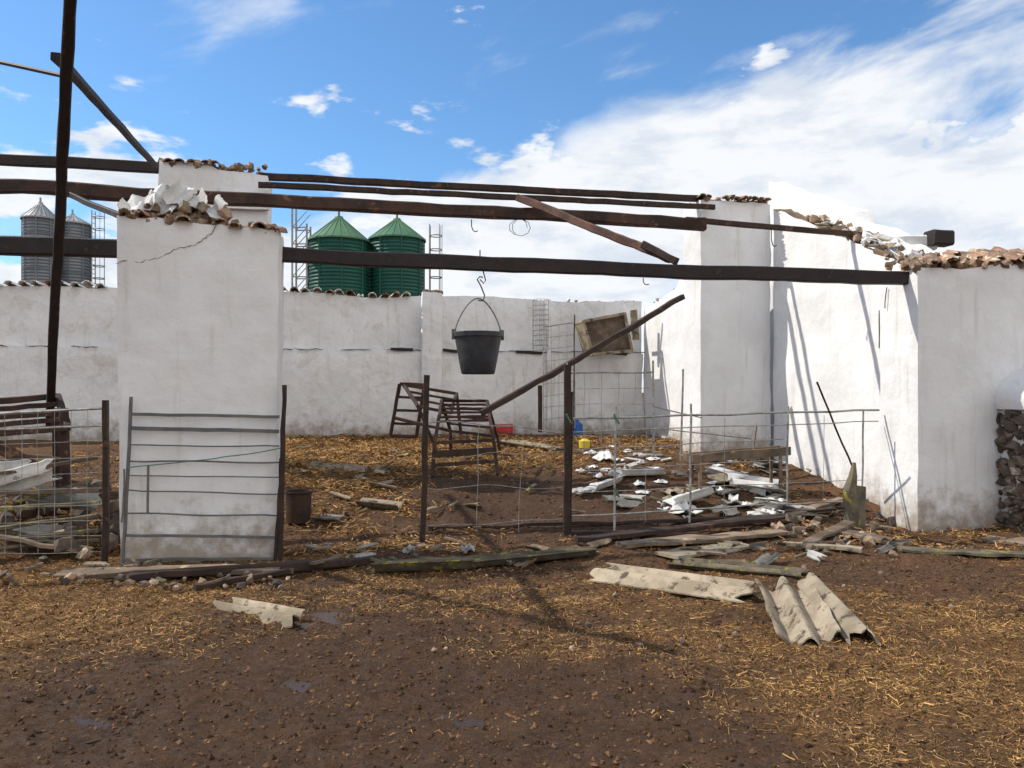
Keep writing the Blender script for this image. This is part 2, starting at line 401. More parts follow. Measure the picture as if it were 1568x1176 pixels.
# puddles
wm,nt,b=newmat('puddle_water');b.inputs['Base Color'].default_value=(.05,.030,.018,1);b.inputs['Roughness'].default_value=.10
b.inputs['IOR'].default_value=1.33;b.inputs['Specular IOR Level'].default_value=.4
g_=nt.nodes.new('ShaderNodeNewGeometry');bump(nt,b,noi(nt,g_.outputs['Position'],30,4,.6),.35,.01)
mb=MB()
for p,r,k in PUDW:
    xx,yy=np.meshgrid(np.linspace(p.x-r*.7,p.x+r*.7,14),np.linspace(p.y-r*.6,p.y+r*.6,14))
    zc=float(np.percentile(gnd(xx,yy),42 if k>1.2 else 18))
    vs=[(p.x,p.y,zc)]+[(p.x+1.3*r*math.cos(t*math.pi/16),p.y+1.0*r*math.sin(t*math.pi/16),zc) for t in range(32)]
    mb.add(vs,[(0,i+1,(i+1)%32+1) for i in range(32)])
mb.build('puddle',[wm])
# ---------- left front pillar ----------
mb=MB()
mb.lattice(0,1.49,0,.55,-.25,lambda a,b:3.25-.055*a,taper=.035)
for i in range(80):
    a=random.uniform(.05,1.45);b=random.uniform(.0,.5)
    mb.chunk(W(a,b,3.22-.055*a+random.uniform(0,.05)),random.uniform(.03,.085),1)
for i in range(34):
    a=random.gauss(.62,.2);mb.chunk(W(a,random.uniform(.05,.4),3.24+random.uniform(0,.15)),random.uniform(.05,.1),1)
for i in range(9):
    if i==4: continue
    a=.1+i*.165+random.uniform(-.03,.03);mb.tile(W(a,.03+random.uniform(-.05,.05),3.23-.05*a+random.uniform(-.02,.02)),E2+ZZ*random.uniform(-.1,.2)+E1*random.uniform(-.4,.4),random.uniform(.06,.08),random.uniform(.16,.3),2,jag=.35)
o=mb.build('whitewashed_pillar',[M_pl,M_rub,M_tile],True)
cr=MB()
pts=[Q(u,v,-.0) for u,v in [(176,402),(196,400),(214,401),(232,397),(250,392),(266,384),(282,378),(298,376),(312,366),(324,356),(334,344)]]
pts2=[]
for i in range(len(pts)-1):
    for k in range(4):
        t=k/4;p=pts[i].lerp(pts[i+1],t);pts2.append(p+Vector((0,0,random.uniform(-.012,.012))))
pts2=[W((p-Vector((OX,OY,0))).dot(E1),-.006,p.z) for p in pts2]
cr.tube(pts2,[random.uniform(.001,.005) for _ in pts2],5,0)
cr.build('crack',[M_crack_shade],parent=o)
mb=MB()
def shard(a,b,z,L,w,lean,roll,amp=.035,m=0):
    Lv=(ZZ*math.cos(lean)+E2*math.sin(lean));Wv=E1
    R=Matrix.Rotation(roll,3,E2)
    mb.corr(W(a,b,z),(R@Lv)*L,(R@Wv)*w,w/.2,amp,.012,m,jag=.18,ph=random.random(),per=10)
shard(.20,.06,3.37,.20,.32,.6,-.35);shard(.14,.02,3.33,.14,.20,.8,.3)
shard(.40,.12,3.42,.28,.28,.6,.35,.05);shard(.55,.10,3.48,.26,.20,.4,.7,.05)
shard(.68,.16,3.45,.22,.22,.6,-.4,.05);shard(.88,.10,3.37,.20,.20,.7,-.7,.045);shard(.48,.25,3.50,.22,.22,.9,.1,.05,1)
mb.build('broken_roof_sheet',[M_cemw,M_cemg],True)
# ---------- rear left pillar ----------
mb=MB()
mb.lattice(-.48,1.03,4.0,4.6,.2,lambda a,b:4.80-.03*a+(.05 if a<.3 else -.02))
mb.lattice(.35,1.06,3.9,3.99,4.2,lambda a,b:4.52,st=.1)
for i in range(60):
    a=random.uniform(-.45,1.0);mb.chunk(W(a,random.uniform(3.98,4.5),4.80+random.uniform(0,.05)),random.uniform(.03,.09),1)
for i in range(5): mb.tile(W(-.35+i*.16+random.uniform(-.03,.03),4.05,4.83),E2+ZZ*.1+E1*random.uniform(-.4,.4),.075,.25,2,jag=.4)
mb.build('whitewashed_pillar',[M_pb,M_rub,M_tile],True)
# ---------- right building ----------
R=empty('ruined_barn')
mb=MB();mb.lattice(7.72,9.0,4.0,4.7,.1,lambda a,b:4.72,taper=.0)
for i in range(12):
    if random.random()<.8: mb.tile(W(7.75+i*.10,4.0,4.74+random.uniform(-.01,.02)),E2+ZZ*.05+E1*random.uniform(-.3,.3),.055,.2,2,jag=.4)
for i in range(60): mb.chunk(W(random.uniform(7.75,9),random.uniform(4.0,4.6),4.74),random.uniform(.03,.075),1)
mb.build('corner_pillar',[M_pb,M_rub,M_tile],True,R)
def gt(a,b): return 2.86+.445*b
def pt_(a,b): return 3.18+.445*b+(-.12 if b<2.3 else 0)+(-.10 if b<1.5 else 0)
mb=MB();mb.lattice(9.0,9.35,.72,4.0,-.2,gt)
mb.lattice(9.352,9.7,.95,4.75,-.2,pt_,mtop=0)
for i in range(110):
    b_=random.uniform(.8,3.0);mb.chunk(W(random.uniform(9.0,9.4),b_,gt(0,b_)+.02+random.uniform(0,.06)),random.uniform(.03,.10),random.choice([1,1,0]))
for i in range(16):
    b_=random.uniform(.8,2.9);mb.corr(W(random.uniform(9.0,9.35),b_,gt(0,b_)+random.uniform(.03,.12)),E2*random.uniform(.15,.35)+E1*random.uniform(-.2,.2)+ZZ*random.uniform(0,.2),E1*.22-ZZ*random.uniform(-.1,.1),1,.03,.012,random.choice([3,4,4]),jag=.35)
mb.build('gable_wall',[M_pl,M_rub,M_tile,M_cem,M_cemw],True,R)
mb=MB();mb.lattice(8.52,13.5,0,.7,-.3,lambda a,b:3.03+(a-8.5)*.05)
mb.lattice(9.72,13.5,.72,4.7,-.3,lambda a,b:3.0,st=.4)
for i in range(330):
    a=random.uniform(8.5,12);b_=random.uniform(-.02,.68);mb.chunk(W(a,b_,3.03+(a-8.5)*.05+random.uniform(0,.04+.28*b_)),random.uniform(.03,.085),1)
for i in range(30):
    a=random.uniform(8.5,12.5);b_=random.uniform(.05,.6)
    mb.tile(W(a,b_,3.08+(a-8.5)*.05+.3*b_),E2+ZZ*random.uniform(.2,.5)+E1*random.uniform(-.7,.7),.075,random.uniform(.15,.36),2,jag=.4)
mb.build('front_wall',[M_pl,M_rub,M_tile],True,R)
mb=MB()
c=W(10.60,-.12,0)
prof=[(.96,-.2),(.96,1.38),(1.03,1.40),(1.05,1.5)]+[(1.05*math.cos(t*math.pi/20),1.5+.50*math.sin(t*math.pi/20)) for t in range(1,11)]
mb.lathe(prof,c,48,0,lambda t,z:1+.025*math.sin(3*t+z*2))
for i in range(760):
    th=random.uniform(math.pi*.8,math.pi*1.75);z=random.uniform(-.05,1.36)
    mb.chunk(c+Vector((.97*math.cos(th),.97*math.sin(th),z)),random.uniform(.04,.12),1,(1,1,.8))
mb.build('stone_buttress',[M_pl,M_stone],True,R)
mb=MB();mb.lattice(8.3,8.62,4.7,7.99,.2,lambda a,b:3.95-.16*(b-4.7)-(.08 if b>6.2 else 0))
for i in range(16):
    b_=random.uniform(5,7.9);mb.chunk(W(random.uniform(8.3,8.6),b_,3.95-.16*(b_-4.7)-(.08 if b_>6.2 else 0)),random.uniform(.03,.05),1)
mb.build('side_wall',[M_pb,M_rub],True,R)
mb=MB();mb.beam(W(9.1,1.75,3.62),W(9.9,1.35,3.62),.16,.2,0);mb.beam(W(9.75,1.3,3.66),W(10.05,1.3,3.66),.22,.2,1)
mb.build('lintel_stub',[M_cemw,M_dark],True,R)
# ---------- back wall ----------
mb=MB()
mb.lattice(-14,8.29,8.0,8.35,.2,lambda a,b:3.52+.03*math.sin(a*1.7),st=.2,disp=.022)
mb.lattice(-14,8.28,7.88,7.998,.2,lambda a,b:2.43,st=.14,mtop=0,disp=.028)
a0=A(645,7.8);a1=A(677,7.8)
mb.lattice(a0,a1,7.72,7.878,.2,lambda a,b:3.56,st=.1,mtop=0)
a2=A(835,7.9)
mb.lattice(a2,a2+.12,7.78,7.878,.2,lambda a,b:3.5,st=.1,mtop=0)
a=-13.9
while a<a0-.1:
    if random.random()<.9: mb.tile(W(a,8.12,3.52+.03*math.sin(a*1.7)+random.uniform(-.02,.02)),E2*1+E1*random.uniform(-.12,.12)-ZZ*.05,.08,.5,2 if random.random()<.85 else 3,jag=.15)
    a+=.215
for i in range(120):
    a=random.uniform(-9,8.2);mb.chunk(W(a,random.uniform(7.98,8.3),3.51),random.uniform(.02,.055),random.choice([0,1]))
for i in range(12):
    a=random.uniform(a0,a1);mb.chunk(W(a,7.82,3.58),random.uniform(.04,.08),1)
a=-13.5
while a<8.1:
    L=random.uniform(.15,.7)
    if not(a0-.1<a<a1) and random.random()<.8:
        mb.tube([W(a+L*k/4,7.868+random.uniform(-.006,.004),2.42+random.uniform(-.015,.015)) for k in range(5)],[.003,.012,.008,.012,.003],5,5)  # dark tubes draw a painted shade line along the ledge seam
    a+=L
for u0,u1,v0 in((598,632,534),(678,700,536),(790,830,538),(905,960,540)):
    mb.beam(Q(u0,v0,7.86),Q(u1,v0+2,7.86),.06,.06,4,8,.01)
mb.build('whitewashed_wall',[M_po,M_rub,M_cemw,M_tile,M_dark,M_crack_shade],True)
# ---------- roof beams ----------
def sbeam(name,items,m,w,h,rough=.006,sag=0,seg=20):
    mb=MB()
    for p,q in items: mb.beam(p,q,w,h,0,seg,rough,sag=sag)
    return mb.build(name,[m],True)
sbeam('roof_beam',[(W(1.42,.28,2.97),W(8.66,.2,2.93))],M_dark,.10,.15,.007,.02,30)
sbeam('roof_beam',[(W(-6,.28,2.96),W(.06,.28,2.97))],M_dark,.11,.17,.006)
mb=MB();mb.beam(W(-6,2.0,3.93),W(6.85,2.0,3.86),.13,.15,0,40,.014)
mb.beam(W(6.6,2.06,3.93),W(10.5,1.85,3.72),.07,.07,0,14,.006)
mb.build('roof_beam',[M_beam],True)
sbeam('roof_beam',[(W(-7,4.2,4.76),W(-.3,4.2,4.80))],M_dark,.10,.15)
mb=MB();mb.beam(W(.9,4.15,4.74),W(7.95,4.15,4.76),.09,.10,0,30,.006);mb.beam(W(.9,3.75,4.52),W(7.9,3.85,4.56),.07,.08,0,30,.006)
mb.build('roof_beam',[M_rust],True)
sbeam('roof_beam',[(Q(795,306,2.0)+Vector((0,0,.02)),Q(1025,395,.33))],M_red,.11,.09,.01)
sbeam('roof_beam',[(Q(985,374,.5),Q(1036,400,.22))],M_rust,.10,.08,.006)
mb=MB()
mb.beam(at(75,650,9.2),at(110,-40,5.5),.085,.085,0,20,.006)
mb.build('leaning_steel_post',[M_dark],True)
mb=MB();mb.beam(at(86,86,6.0),at(238,254,11.0),.075,.06,0,16,.005)
mb.wire(at(-60,82,6.6),at(100,117,6.05),.018,6,0,.004)
mb.beam(W(-1.0,2.0,3.86),W(.0,.5,3.3),.06,.06,0,10,.006)
mb.build('roof_brace',[M_dark],True)
mb=MB();mb.beam(at(738,634,11.3),at(1046,455,12.9),.085,.085,0,16,.01)
mb.build('fallen_rafter',[M_rust],True)
mb=MB()
for u,v,l in((722,330,.14),(985,420,.08),(1181,345,.22)):
    p=Q(u,v,2.0)-ZZ*.05
    mb.tube([p,p-ZZ*l*.6,p-ZZ*l+E1*.02,p-ZZ*l*1.1+E1*.05,p-ZZ*l+E1*.08],.007)
p=Q(797,334,2.0)
mb.tube([p+E1*(.09*math.cos(t*.7)*(1+.05*t))+ZZ*(-.12+.11*math.sin(t*.7)) for t in range(16)],.004)
for u,v,b_,l in((1388,440,.5,.25),(1330,475,1.3,.5),(1362,480,1.0,.4)):
    p=W(8.99 if b_>.7 else 8.5,b_,0);p.z=EYE+(600-v)/F*p.y
    mb.wire(p,p-ZZ*l+E2*random.uniform(-.08,.08),.006,5,0,.02)
mb.build('wire_hook',[M_rust],True)
# bucket
B=empty('hanging_bucket')
cb=Q(732,573,.28)
mb=MB()
prof=[(.0,.0),(.165,.0),(.176,.012),(.205,.16),(.235,.33),(.246,.385),(.262,.39),(.264,.432),(.255,.44),(.246,.43),(.238,.38),(.2,.15),(.168,.02),(0,.018)]
mb.lathe(prof,cb,48)
mb.build('bucket_shell',[M_bkt],True,B,ang=50)
mb=MB()
top=Q(733,457,.28)
hp=[]
for i in range(17):
    t=i/16;ang=math.pi*t
    h=(top.z-cb.z-.42)*math.sin(ang)**.9 if 0<t<1 else 0
    hp.append(cb+E1*(-.25*math.cos(ang)*(1-.35*math.sin(ang)))+ZZ*(.42+h))
mb.tube(hp,.007)
for s_ in(-1,1): mb.beam(cb+E1*(.25*s_)+ZZ*.36,cb+E1*(.255*s_)+ZZ*.47,.05,.02)
bt=Q(735,415,.28)
P_=lambda x,z: Vector((bt.x,bt.y,0))+E1*x+ZZ*z
z0=top.z;z1=bt.z+.22
mb.tube([P_(-.02,z0-.02),P_(.03,z0-.025),P_(.05,z0+.03),P_(.01,z0+.13),P_(-.03,z0+.2),P_(.0,z0+.23),P_(.03,z0+.22)],.008)
mb.tube([P_(.0,z0+.2),P_(.04,z0+.16),P_(.06,z0+.19),P_(.03,z0+.3),P_(.0,z0+.36),P_(.0,z1)],.007)
mb.build('bucket_handle',[M_dgalv],True,B)
# ---------- silos ----------
def silo(name,u,d,rpx,vtop,vapex,m1,m2,ladder=True):
    E=empty(name);c=at(u,600,d);c.z=.6;r=rpx/F*d
    zt=EYE+(600-vtop)/F*d-.6;za=EYE+(600-vapex)/F*d-.6
    mb=MB();prof=[]
    z=0
    while z<zt:
        prof.append((r+.022*math.cos(z*2*math.pi/.2),z));z+=.05
    mb.lathe(prof+[(r,zt)],c,64,0)
    for zz in np.arange(1.0,zt,1.1): mb.lathe([(r+.02,zz-.02),(r+.04,zz-.02),(r+.04,zz+.02),(r+.02,zz+.02)],c,64)
    for j in range(8):
        t=j*math.pi/4+.3;D=Vector((math.cos(t),math.sin(t),0));mb.beam(c+D*(r+.04),c+D*(r+.04)+ZZ*zt,.08,.05,0,1,0)
    mb.build('shell',[m1],True,E)
    mb=MB()
    mb.lathe([(r+.12,zt-.06),(r+.12,zt+.02),(r*.14,za-.12)],c,64,0)
    for j in range(24):
        t=j*math.pi/12;D=Vector((math.cos(t),math.sin(t),0))
        mb.beam(c+D*(r+.1)+ZZ*(zt+.03),c+D*(r*.14)+ZZ*(za-.1),.05,.05,0,1,0)
    mb.lathe([(0,za+.05),(r*.12,za+.02),(r*.15,za-.05),(r*.15,za-.2)],c,24)
    mb.lathe([(0,za+.3),(.06,za+.3),(.06,za)],c,12)
    mb.build('conical_roof',[m2],True,E)
    if ladder:
        mb=MB()
        for s_ in(-.22,.22):
            mb.tube([c+Vector((r+.35+0,s_,0)),c+Vector((r+.35,s_,zt+.9))],.035)
        for zz in np.arange(.3,zt+.8,.3): mb.tube([c+Vector((r+.35,-.22,zz)),c+Vector((r+.35,.22,zz))],.02,4)
        x0=r+.35
        for zz in np.arange(2,zt+1,.8):
            mb.tube([c+Vector((x0+.35-.35*math.cos(t*math.pi/5),.38*math.sin(t*math.pi/5)*(1),zz)) for t in range(11)],.03,4)
        for k in range(3): mb.tube([c+Vector((x0+.35+.35*math.cos((k-1)*.9),.38*math.sin((k-1)*.9),2)),c+Vector((x0+.35+.35*math.cos((k-1)*.9),.38*math.sin((k-1)*.9),zt+.9))],.02,4)
        mb.build('ladder',[M_galv],True,E)
    return E
silo('grain_silo',519,45,44,370,332,M_green,M_greenr,False)
silo('grain_silo',608,46,41,368,335,M_green,M_greenr)
silo('grain_silo',62,50,24,336,310,M_grey,M_greyr,False)
silo('grain_silo',111,52,24,344,328,M_grey,M_greyr)
mb=MB()
c=at(463,600,44);c.z=.6
for dx in(-.45,.35):
    for dy in(-.4,.4): mb.beam(c+Vector((dx,dy,0)),c+Vector((dx,dy,11.2 if dx<0 else 10.2)),.09,.09,0,1,0)
for zz in np.arange(1,10.4,.9):
    for dy in(-.4,.4):
        mb.beam(c+Vector((-.45,dy,zz)),c+Vector((.35,dy,zz)),.06,.06,0,1,0);mb.beam(c+Vector((-.45,dy,zz)),c+Vector((.35,dy,zz+.9)),.04,.04,0,1,0)
mb.beam(c+Vector((.35,0,8.3)),c+Vector((1.2,0,8.3)),.8,.06,0,1,0)
mb.build('silo_access_tower',[M_galv])
# ---------- iron gate leaning on pillar ----------
mb=MB();bb=-.06
for vl,vr,r in[(634,638,.014),(655,660,.018),(681,683,.007),(706,708,.009),(728,731,.006),(750,757,.007),(786,790,.008),(820,823,.013),(857,856,.014)]:
    sl=200-(vl-634)*.045
    p,q=Q(sl,vl,bb),Q(428,vr,bb)
    if r>.01: mb.beam(p,q,.014,r*2.0,0,8,.004)
    else: mb.wire(p,q,r,6,0,.02,10)
mb.beam(Q(201,608,bb),Q(188,862,bb),.025,.03,0,10,.004)
mb.wire(Q(227,712,bb-.02),Q(226,787,bb-.02),.011,6,0,.01)
mb.wire(Q(190,718,bb-.03),Q(186,800,bb-.03),.009,6,0,.02)
mb.beam(Q(436,590,bb),Q(428,862,bb),.035,.05,1,12,.008)
mb.beam(Q(431,700,bb),Q(421,860,bb),.03,.03,1,12,.008)
mb.wire(Q(196,716,bb-.02),Q(330,702,bb-.03),.005,5,2,.02);mb.wire(Q(330,702,bb-.03),Q(430,686,bb-.02),.005,5,2,.02)
mb.build('iron_gate',[M_dgalv,M_rust,M_rope],True)
# ---------- fences ----------
def fence_panel(mb,u0,v0,u1,v1,vb0,vb1,b,nh,nv,r=.004,m=0,rail=.012,b1=None,wob=.015):
    b1=b if b1 is None else b1
    def pt(s,t):
        u=u0+(u1-u0)*s;v=(v0+(v1-v0)*s)*(1-t)+(vb0+(vb1-vb0)*s)*t;return Q(u,v,b+(b1-b)*s)
    for i in range(nh+1): mb.wire(pt(0,i/nh),pt(1,i/nh),rail if i==0 else r,5,m,wob,10)
    for i in range(nv+1): mb.wire(pt(i/nv,0),pt(i/nv,1),r if 0<i<nv else rail*.8,5,m,wob,8)
mb=MB()
fence_panel(mb,-120,640,160,625,850,845,.12,9,11,.0026,1,.013)
mb.beam(Q(162,612,.1),Q(160,862,.1),.05,.05,0,10,.008);mb.wire(Q(-60,660,.1),Q(160,652,.1),.01,6,1)
mb.beam(Q(-90,620,.1),Q(-90,870,.1),.05,.05,0,10,.008)
mb.build('wire_fence',[M_rust,M_galv],True)
mb=MB()
mb.beam(Q(655,575,.36),Q(646,838,.36),.06,.06,0,14,.006)
mb.beam(Q(869,560,.5),Q(867,822,.5),.075,.075,0,14,.006);mb.beam(Q(875,600,.5),Q(873,815,.5),.03,.03,0,14,.004)
for vl,vr in((648,662),(701,690),(748,745),(805,793)):
    mb.wire(Q(655,vl,.36),Q(868,vr,.5),.003 if vl!=648 else .006,5,1,.06,10)
for u in(735,800): mb.wire(Q(u,645,.42),Q(u+random.uniform(-6,6),815,.42),.003,5,1,.03)
mb.build('wire_fence',[M_rust,M_galv],True)
mb=MB()
for (u0,v0,u1,v1,r) in((868,641,1346,628,.014),(868,662,1345,645,.007),(872,690,1200,672,.006),(872,722,1200,705,.005),(872,755,1320,735,.005),(872,790,1330,765,.010)):
    mb.wire(Q(u0,v0,.5),Q(u1,v1,.6),r,6,0,.02,12)
for u,v0,v1,r in((943,622,822,.014),(1058,618,800,.013),(1207,622,770,.012),(1322,628,760,.011),(990,645,800,.003),(1110,640,790,.003),(1262,636,770,.003)):
    mb.wire(Q(u,v0,.52),Q(u-2,v1,.52),r,6,0,.01,8)
mb.wire(Q(1251,585,.5),Q(1308,722,.7),.012,6,1,.01)
for u,v in((870,640),(943,640),(943,752)): mb.wire(Q(u-3,v-6,.46),Q(u+5,v+9,.46),.012,6,2)
mb.build('livestock_railing',[M_galv,M_rust,M_rope],True)
mb=MB()
fence_panel(mb,868,572,1000,570,690,690,3.2,5,5,.004,0,.013)
mb.wire(Q(1000,552,3.2),Q(1001,697,3.2),.016,6,0,.005);mb.wire(Q(1046,565,3.4),Q(1042,705,3.4),.016,6,0,.005)
mb.wire(Q(1000,622,3.2),Q(1075,640,3.9),.01,6,0);mb.wire(Q(1000,655,3.2),Q(1150,672,3.9),.01,6,0)
mb.wire(Q(868,555,3.2),Q(868,700,3.2),.016,6,0,.005)
mb.build('livestock_railing',[M_galv],True)
mb=MB()
fence_panel(mb,832,500,880,494,660,655,6.6,9,4,.006,0,.012)
mb.wire(Q(880,482,6.6),Q(878,660,6.6),.014,6,1);mb.beam(Q(827,590,6.4),Q(827,662,6.4),.08,.08,1)
def rp(i,j):
    t=i*.5;p=Q(826,460,7.5);return p+E1*(.16*math.cos(t))+E2*(.16*math.sin(t)-.1)-ZZ*(j*.1)
for j in range(0,11):
    mb.tube([rp(i,j) for i in range(12)],.005,4,0)
for i in range(12): mb.tube([rp(i,0),rp(i,10)],.005,4,0)
mb.build('wire_mesh',[M_galv,M_rust],True)
# ---------- rusty pen frames ----------
def slatframe(mb,c4,bs,n,w=.05,m=0,lo=0.,hi=1.):
    P4=[Q(u,v,b) for (u,v),b in zip(c4,bs)]
    for i in range(4): mb.beam(P4[i],P4[(i+1)%4],w,w,m,6,.005)
    for i in range(1,n):
        t=lo+(hi-lo)*i/n
        mb.beam(P4[0].lerp(P4[3],t),P4[1].lerp(P4[2],t),w*.3,w*.8,m,6,.006)
mb=MB()
slatframe(mb,[(612,588),(650,590),(638,668),(598,668)],[5,5,5.2,5.2],4,.055)
slatframe(mb,[(618,590),(700,603),(690,632),(640,622)],[5,5,4.4,4.4],3,.05)
mb.beam(Q(640,622,4.4),Q(668,690,4.4),.05,.05);mb.beam(Q(605,640,5),Q(690,660,4.6),.06,.05);mb.beam(Q(700,603,5),Q(706,665,4.8),.05,.05)
mb.build('rusty_hay_rack',[M_beam],True)
mb=MB()
slatframe(mb,[(676,613),(746,615),(756,674),(666,678)],[4.0,4.0,3.1,3.1],6,.045,0,0,.62)
slatframe(mb,[(676,613),(746,615),(762,668),(690,660)],[4.0,4.0,4.8,4.8],4,.045)
for u0,v0,u1,v1,b0,b1 in((666,678,662,730,3.1,2.9),(756,674,762,726,3.1,2.9),(690,660,690,690,4.8,4.8),(762,668,765,690,4.8,4.8)): mb.beam(Q(u0,v0,b0),Q(u1,v1,b1),.05,.05)
mb.beam(Q(664,712,2.95),Q(760,706,2.95),.04,.05);mb.beam(Q(668,695,3.0),Q(758,690,3.0),.04,.09)
mb.build('rusty_hay_rack',[M_beam],True)
mb=MB()
slatframe(mb,[(-60,618),(88,606),(104,655),(-60,668)],[1.6,1.9,1.2,1.0],4,.07)
for u,b in((-20,1.2),(98,1.3),(85,1.8)): mb.beam(Q(u,625,b),Q(u+4,770,b),.07,.07)
mb.beam(Q(-40,640,1.3),Q(80,634,1.4),.14,.05,0);mb.beam(Q(-30,668,1),Q(60,720,1),.05,.12,0)
mb.build('wooden_pallet_rack',[M_beam],True)
mb=MB()
for (u0,v0,u1,v1,w,b0,b1,m) in((-60,735,150,700,.07,.7,1.0,1),(-60,785,150,770,.06,.5,.6,0),(-40,815,148,790,.06,.4,.5,0),(-50,835,150,812,.07,.3,.45,0),
    (0,840,150,828,.05,.3,.4,0),(-20,700,140,745,.05,1,1.4,1),(-20,820,120,845,.06,.35,.2,1),(20,770,140,735,.05,.8,1.2,0),(-60,800,140,842,.05,.6,.25,0),(-40,690,120,705,.06,1.2,1.5,1),(-40,755,150,752,.06,.8,.9,1)):
    mb.beam(Q(u0,v0,b0),Q(u1,v1,b1),w,w*.6,m,10,.01)
mb.build('timber_pile',[M_moss,M_wood,M_cem],True)
mb=MB()
mb.corr(Q(20,740,.9),E1*.7+ZZ*.22,E2*.3-ZZ*.22,2,.04,.01,0,jag=.2)
mb.corr(Q(5,725,1.1),E1*.6+ZZ*.05,E2*.4-ZZ*.2,2,.04,.01,0,jag=.2)
mb.corr(Q(100,765,1.0),E1*.6-ZZ*.1,E2*.3+ZZ*.1,2,.04,.01,1,jag=.2)
mb.corr(Q(60,820,.5),E1*.5-ZZ*.05,E2*.3+ZZ*.1,2,.04,.01,1,jag=.2)
mb.build('broken_roof_sheet',[M_cemw,M_cemg],True)
mb=MB()
for i in range(120):
    p=W(random.uniform(-3.2,-.15),random.uniform(.15,2.8),0);p.z=float(gnd(p.x,p.y))+random.uniform(0,.2);mb.chunk(p,random.uniform(.03,.13),random.choice([0,1,1]))
mb.build('rubble_heap',[M_rub,M_stone],False)
mb=MB();p=on(457,800)
mb.lathe([(0,0),(.13,0),(.135,.02),(.145,.33),(.155,.34),(.155,.36),(.14,.36),(.13,.05),(0,.05)],p,28)
mb.build('rusty_pail',[M_rust],True)
# feeding trough
mb=MB();p,q=Q(1060,702,1.9),Q(1210,690,2.0)
mb.beam(p,q,.03,.11,0,8,.004)
mb.beam(p+E2*.25,q+E2*.25,.03,.11,0,8,.004);mb.beam(p+E2*.125-ZZ*.05,q+E2*.125-ZZ*.05,.24,.025,0,8,.003)
mb.beam(p,p+E2*.25,.03,.11);mb.beam(q,q+E2*.25,.03,.11)
for t in(.08,.9):
    x=p.lerp(q,t)
    for k in(0,.25):
        y=x+E2*k;g=float(gbase(y.x,y.y));mb.beam(y,Vector((y.x,y.y,g-.05)),.04,.04)
mb.wire(q+E1*-.5+E2*.1,q+E1*-.45+ZZ*.35+E2*.1,.012)
mb.build('feeding_trough',[M_wood],True)
# window box on back wall
mb=MB()
P4=[Q(893,492,7.2),Q(957,480,7.2),Q(968,537,7.2),Q(908,543,7.2)]
for i in range(4):
    mb.beam(P4[i],P4[(i+1)%4],.05,.06,0,4,.003);mb.beam(P4[i],P4[i]+E2*.55,.05,.05,0,3,.003)
mb.add([p+E2*.08 for p in P4],[(0,1,2,3)],1)
mb.add([P4[3]+ZZ*-.02,P4[2]+ZZ*-.02,P4[2]+E2*.55,P4[3]+E2*.55],[(0,1,2,3)],0)
mb.add([P4[0]-E1*.02,P4[3]-E1*.02,P4[3]+E2*.55-E1*.02,P4[0]+E2*.55-E1*.02],[(0,1,2,3)],0)
mb.build('broken_window_box',[M_cem,M_wood],False)
mb=MB();p0,p1=Q(970,475,7.3),Q(974,520,7.3);mb.beam(p0,p1,.14,.10,0);mb.beam(Q(962,505,7.3),Q(1000,480,7.0),.05,.05,0);mb.build('wall_bracket',[M_cem],True)
# crate
mb=MB();p=on(768,667)
for k in range(4): 
    for s_ in(0,.28): mb.beam(p+E1*-.22+E2*s_+ZZ*(.03+k*.06),p+E1*.22+E2*s_+ZZ*(.03+k*.06),.015,.045)
    for s_ in(-.22,.22): mb.beam(p+E1*s_+ZZ*(.03+k*.06),p+E1*s_+E2*.28+ZZ*(.03+k*.06),.015,.045)
for s_ in(-.22,0,.22):
    for e in(0,.28): mb.beam(p+E1*s_+E2*e,p+E1*s_+E2*e+ZZ*.24,.02,.02)
mb.add([p+E1*-.22+ZZ*.02,p+E1*.22+ZZ*.02,p+E1*.22+E2*.28+ZZ*.02,p+E1*-.22+E2*.28+ZZ*.02],[(0,1,2,3)])
mb.build('red_crate',[M_red2])
mb=MB();p=on(884,668);mb.lathe([(0,0),(.11,0),(.11,.24),(.04,.30),(.04,.34),(0,.34)],p,20);mb.build('blue_jug',[M_blue],True)
mb=MB();p=on(895,690,.05);mb.lathe([(0,0),(.09,0),(.10,.12),(.03,.16),(0,.16)],p,18);mb.build('yellow_jug',[M_yel],True)
# ---------- debris ----------
def gsheet(mb,u0,v0,u1,v1,wd,ridges,m=0,amp=.035,h0=.04,h1=.06,bend=0,jag=.08,roll=0,t=.012):
    p=on(u0,v0,h0);q=on(u1,v1,h1);L=q-p;x=L.cross(ZZ).normalized();x=x+ZZ*roll
    mb.corr((p+q)/2,L,x.normalized()*wd,ridges,amp,t,m,bend,jag,12)
def gplank(mb,u0,v0,u1,v1,w,t,m=0,h0=.03,h1=.03,rough=.012):
    mb.beam(on(u0,v0,h0),on(u1,v1,h1),w,t,m,14,rough)
mb=MB()
mb.corr(Vector((1.96,5.50,.09)),Vector((.16,.95,.12)),Vector((.40,-.05,.0)),2,.045,.012,0,jag=.12,nl=14,per=12)
mb.corr(Vector((2.25,5.52,.12)),Vector((.02,.90,.12)),Vector((.20,-.03,-.04)),1,.05,.012,0,jag=.2,ph=.5,nl=14,per=12)
mb.build('corrugated_roof_sheet',[M_cem],True)
mb=MB();gsheet(mb,915,883,1148,920,.36,1.5,0,.04,.05,.07,0,.14)
mb.build('corrugated_roof_sheet',[M_cem],True)
mb=MB();gsheet(mb,338,934,450,957,.2,1.5,0,.035,.04,.05,0,.16)
mb.build('corrugated_roof_sheet',[M_cem],True)
mb=MB();gsheet(mb,575,872,725,868,.42,2,0,.04,.03,.04,0,.12,.15);gsheet(mb,690,868,900,850,.4,3,0,.03,.03,.05,0,.1,.1)
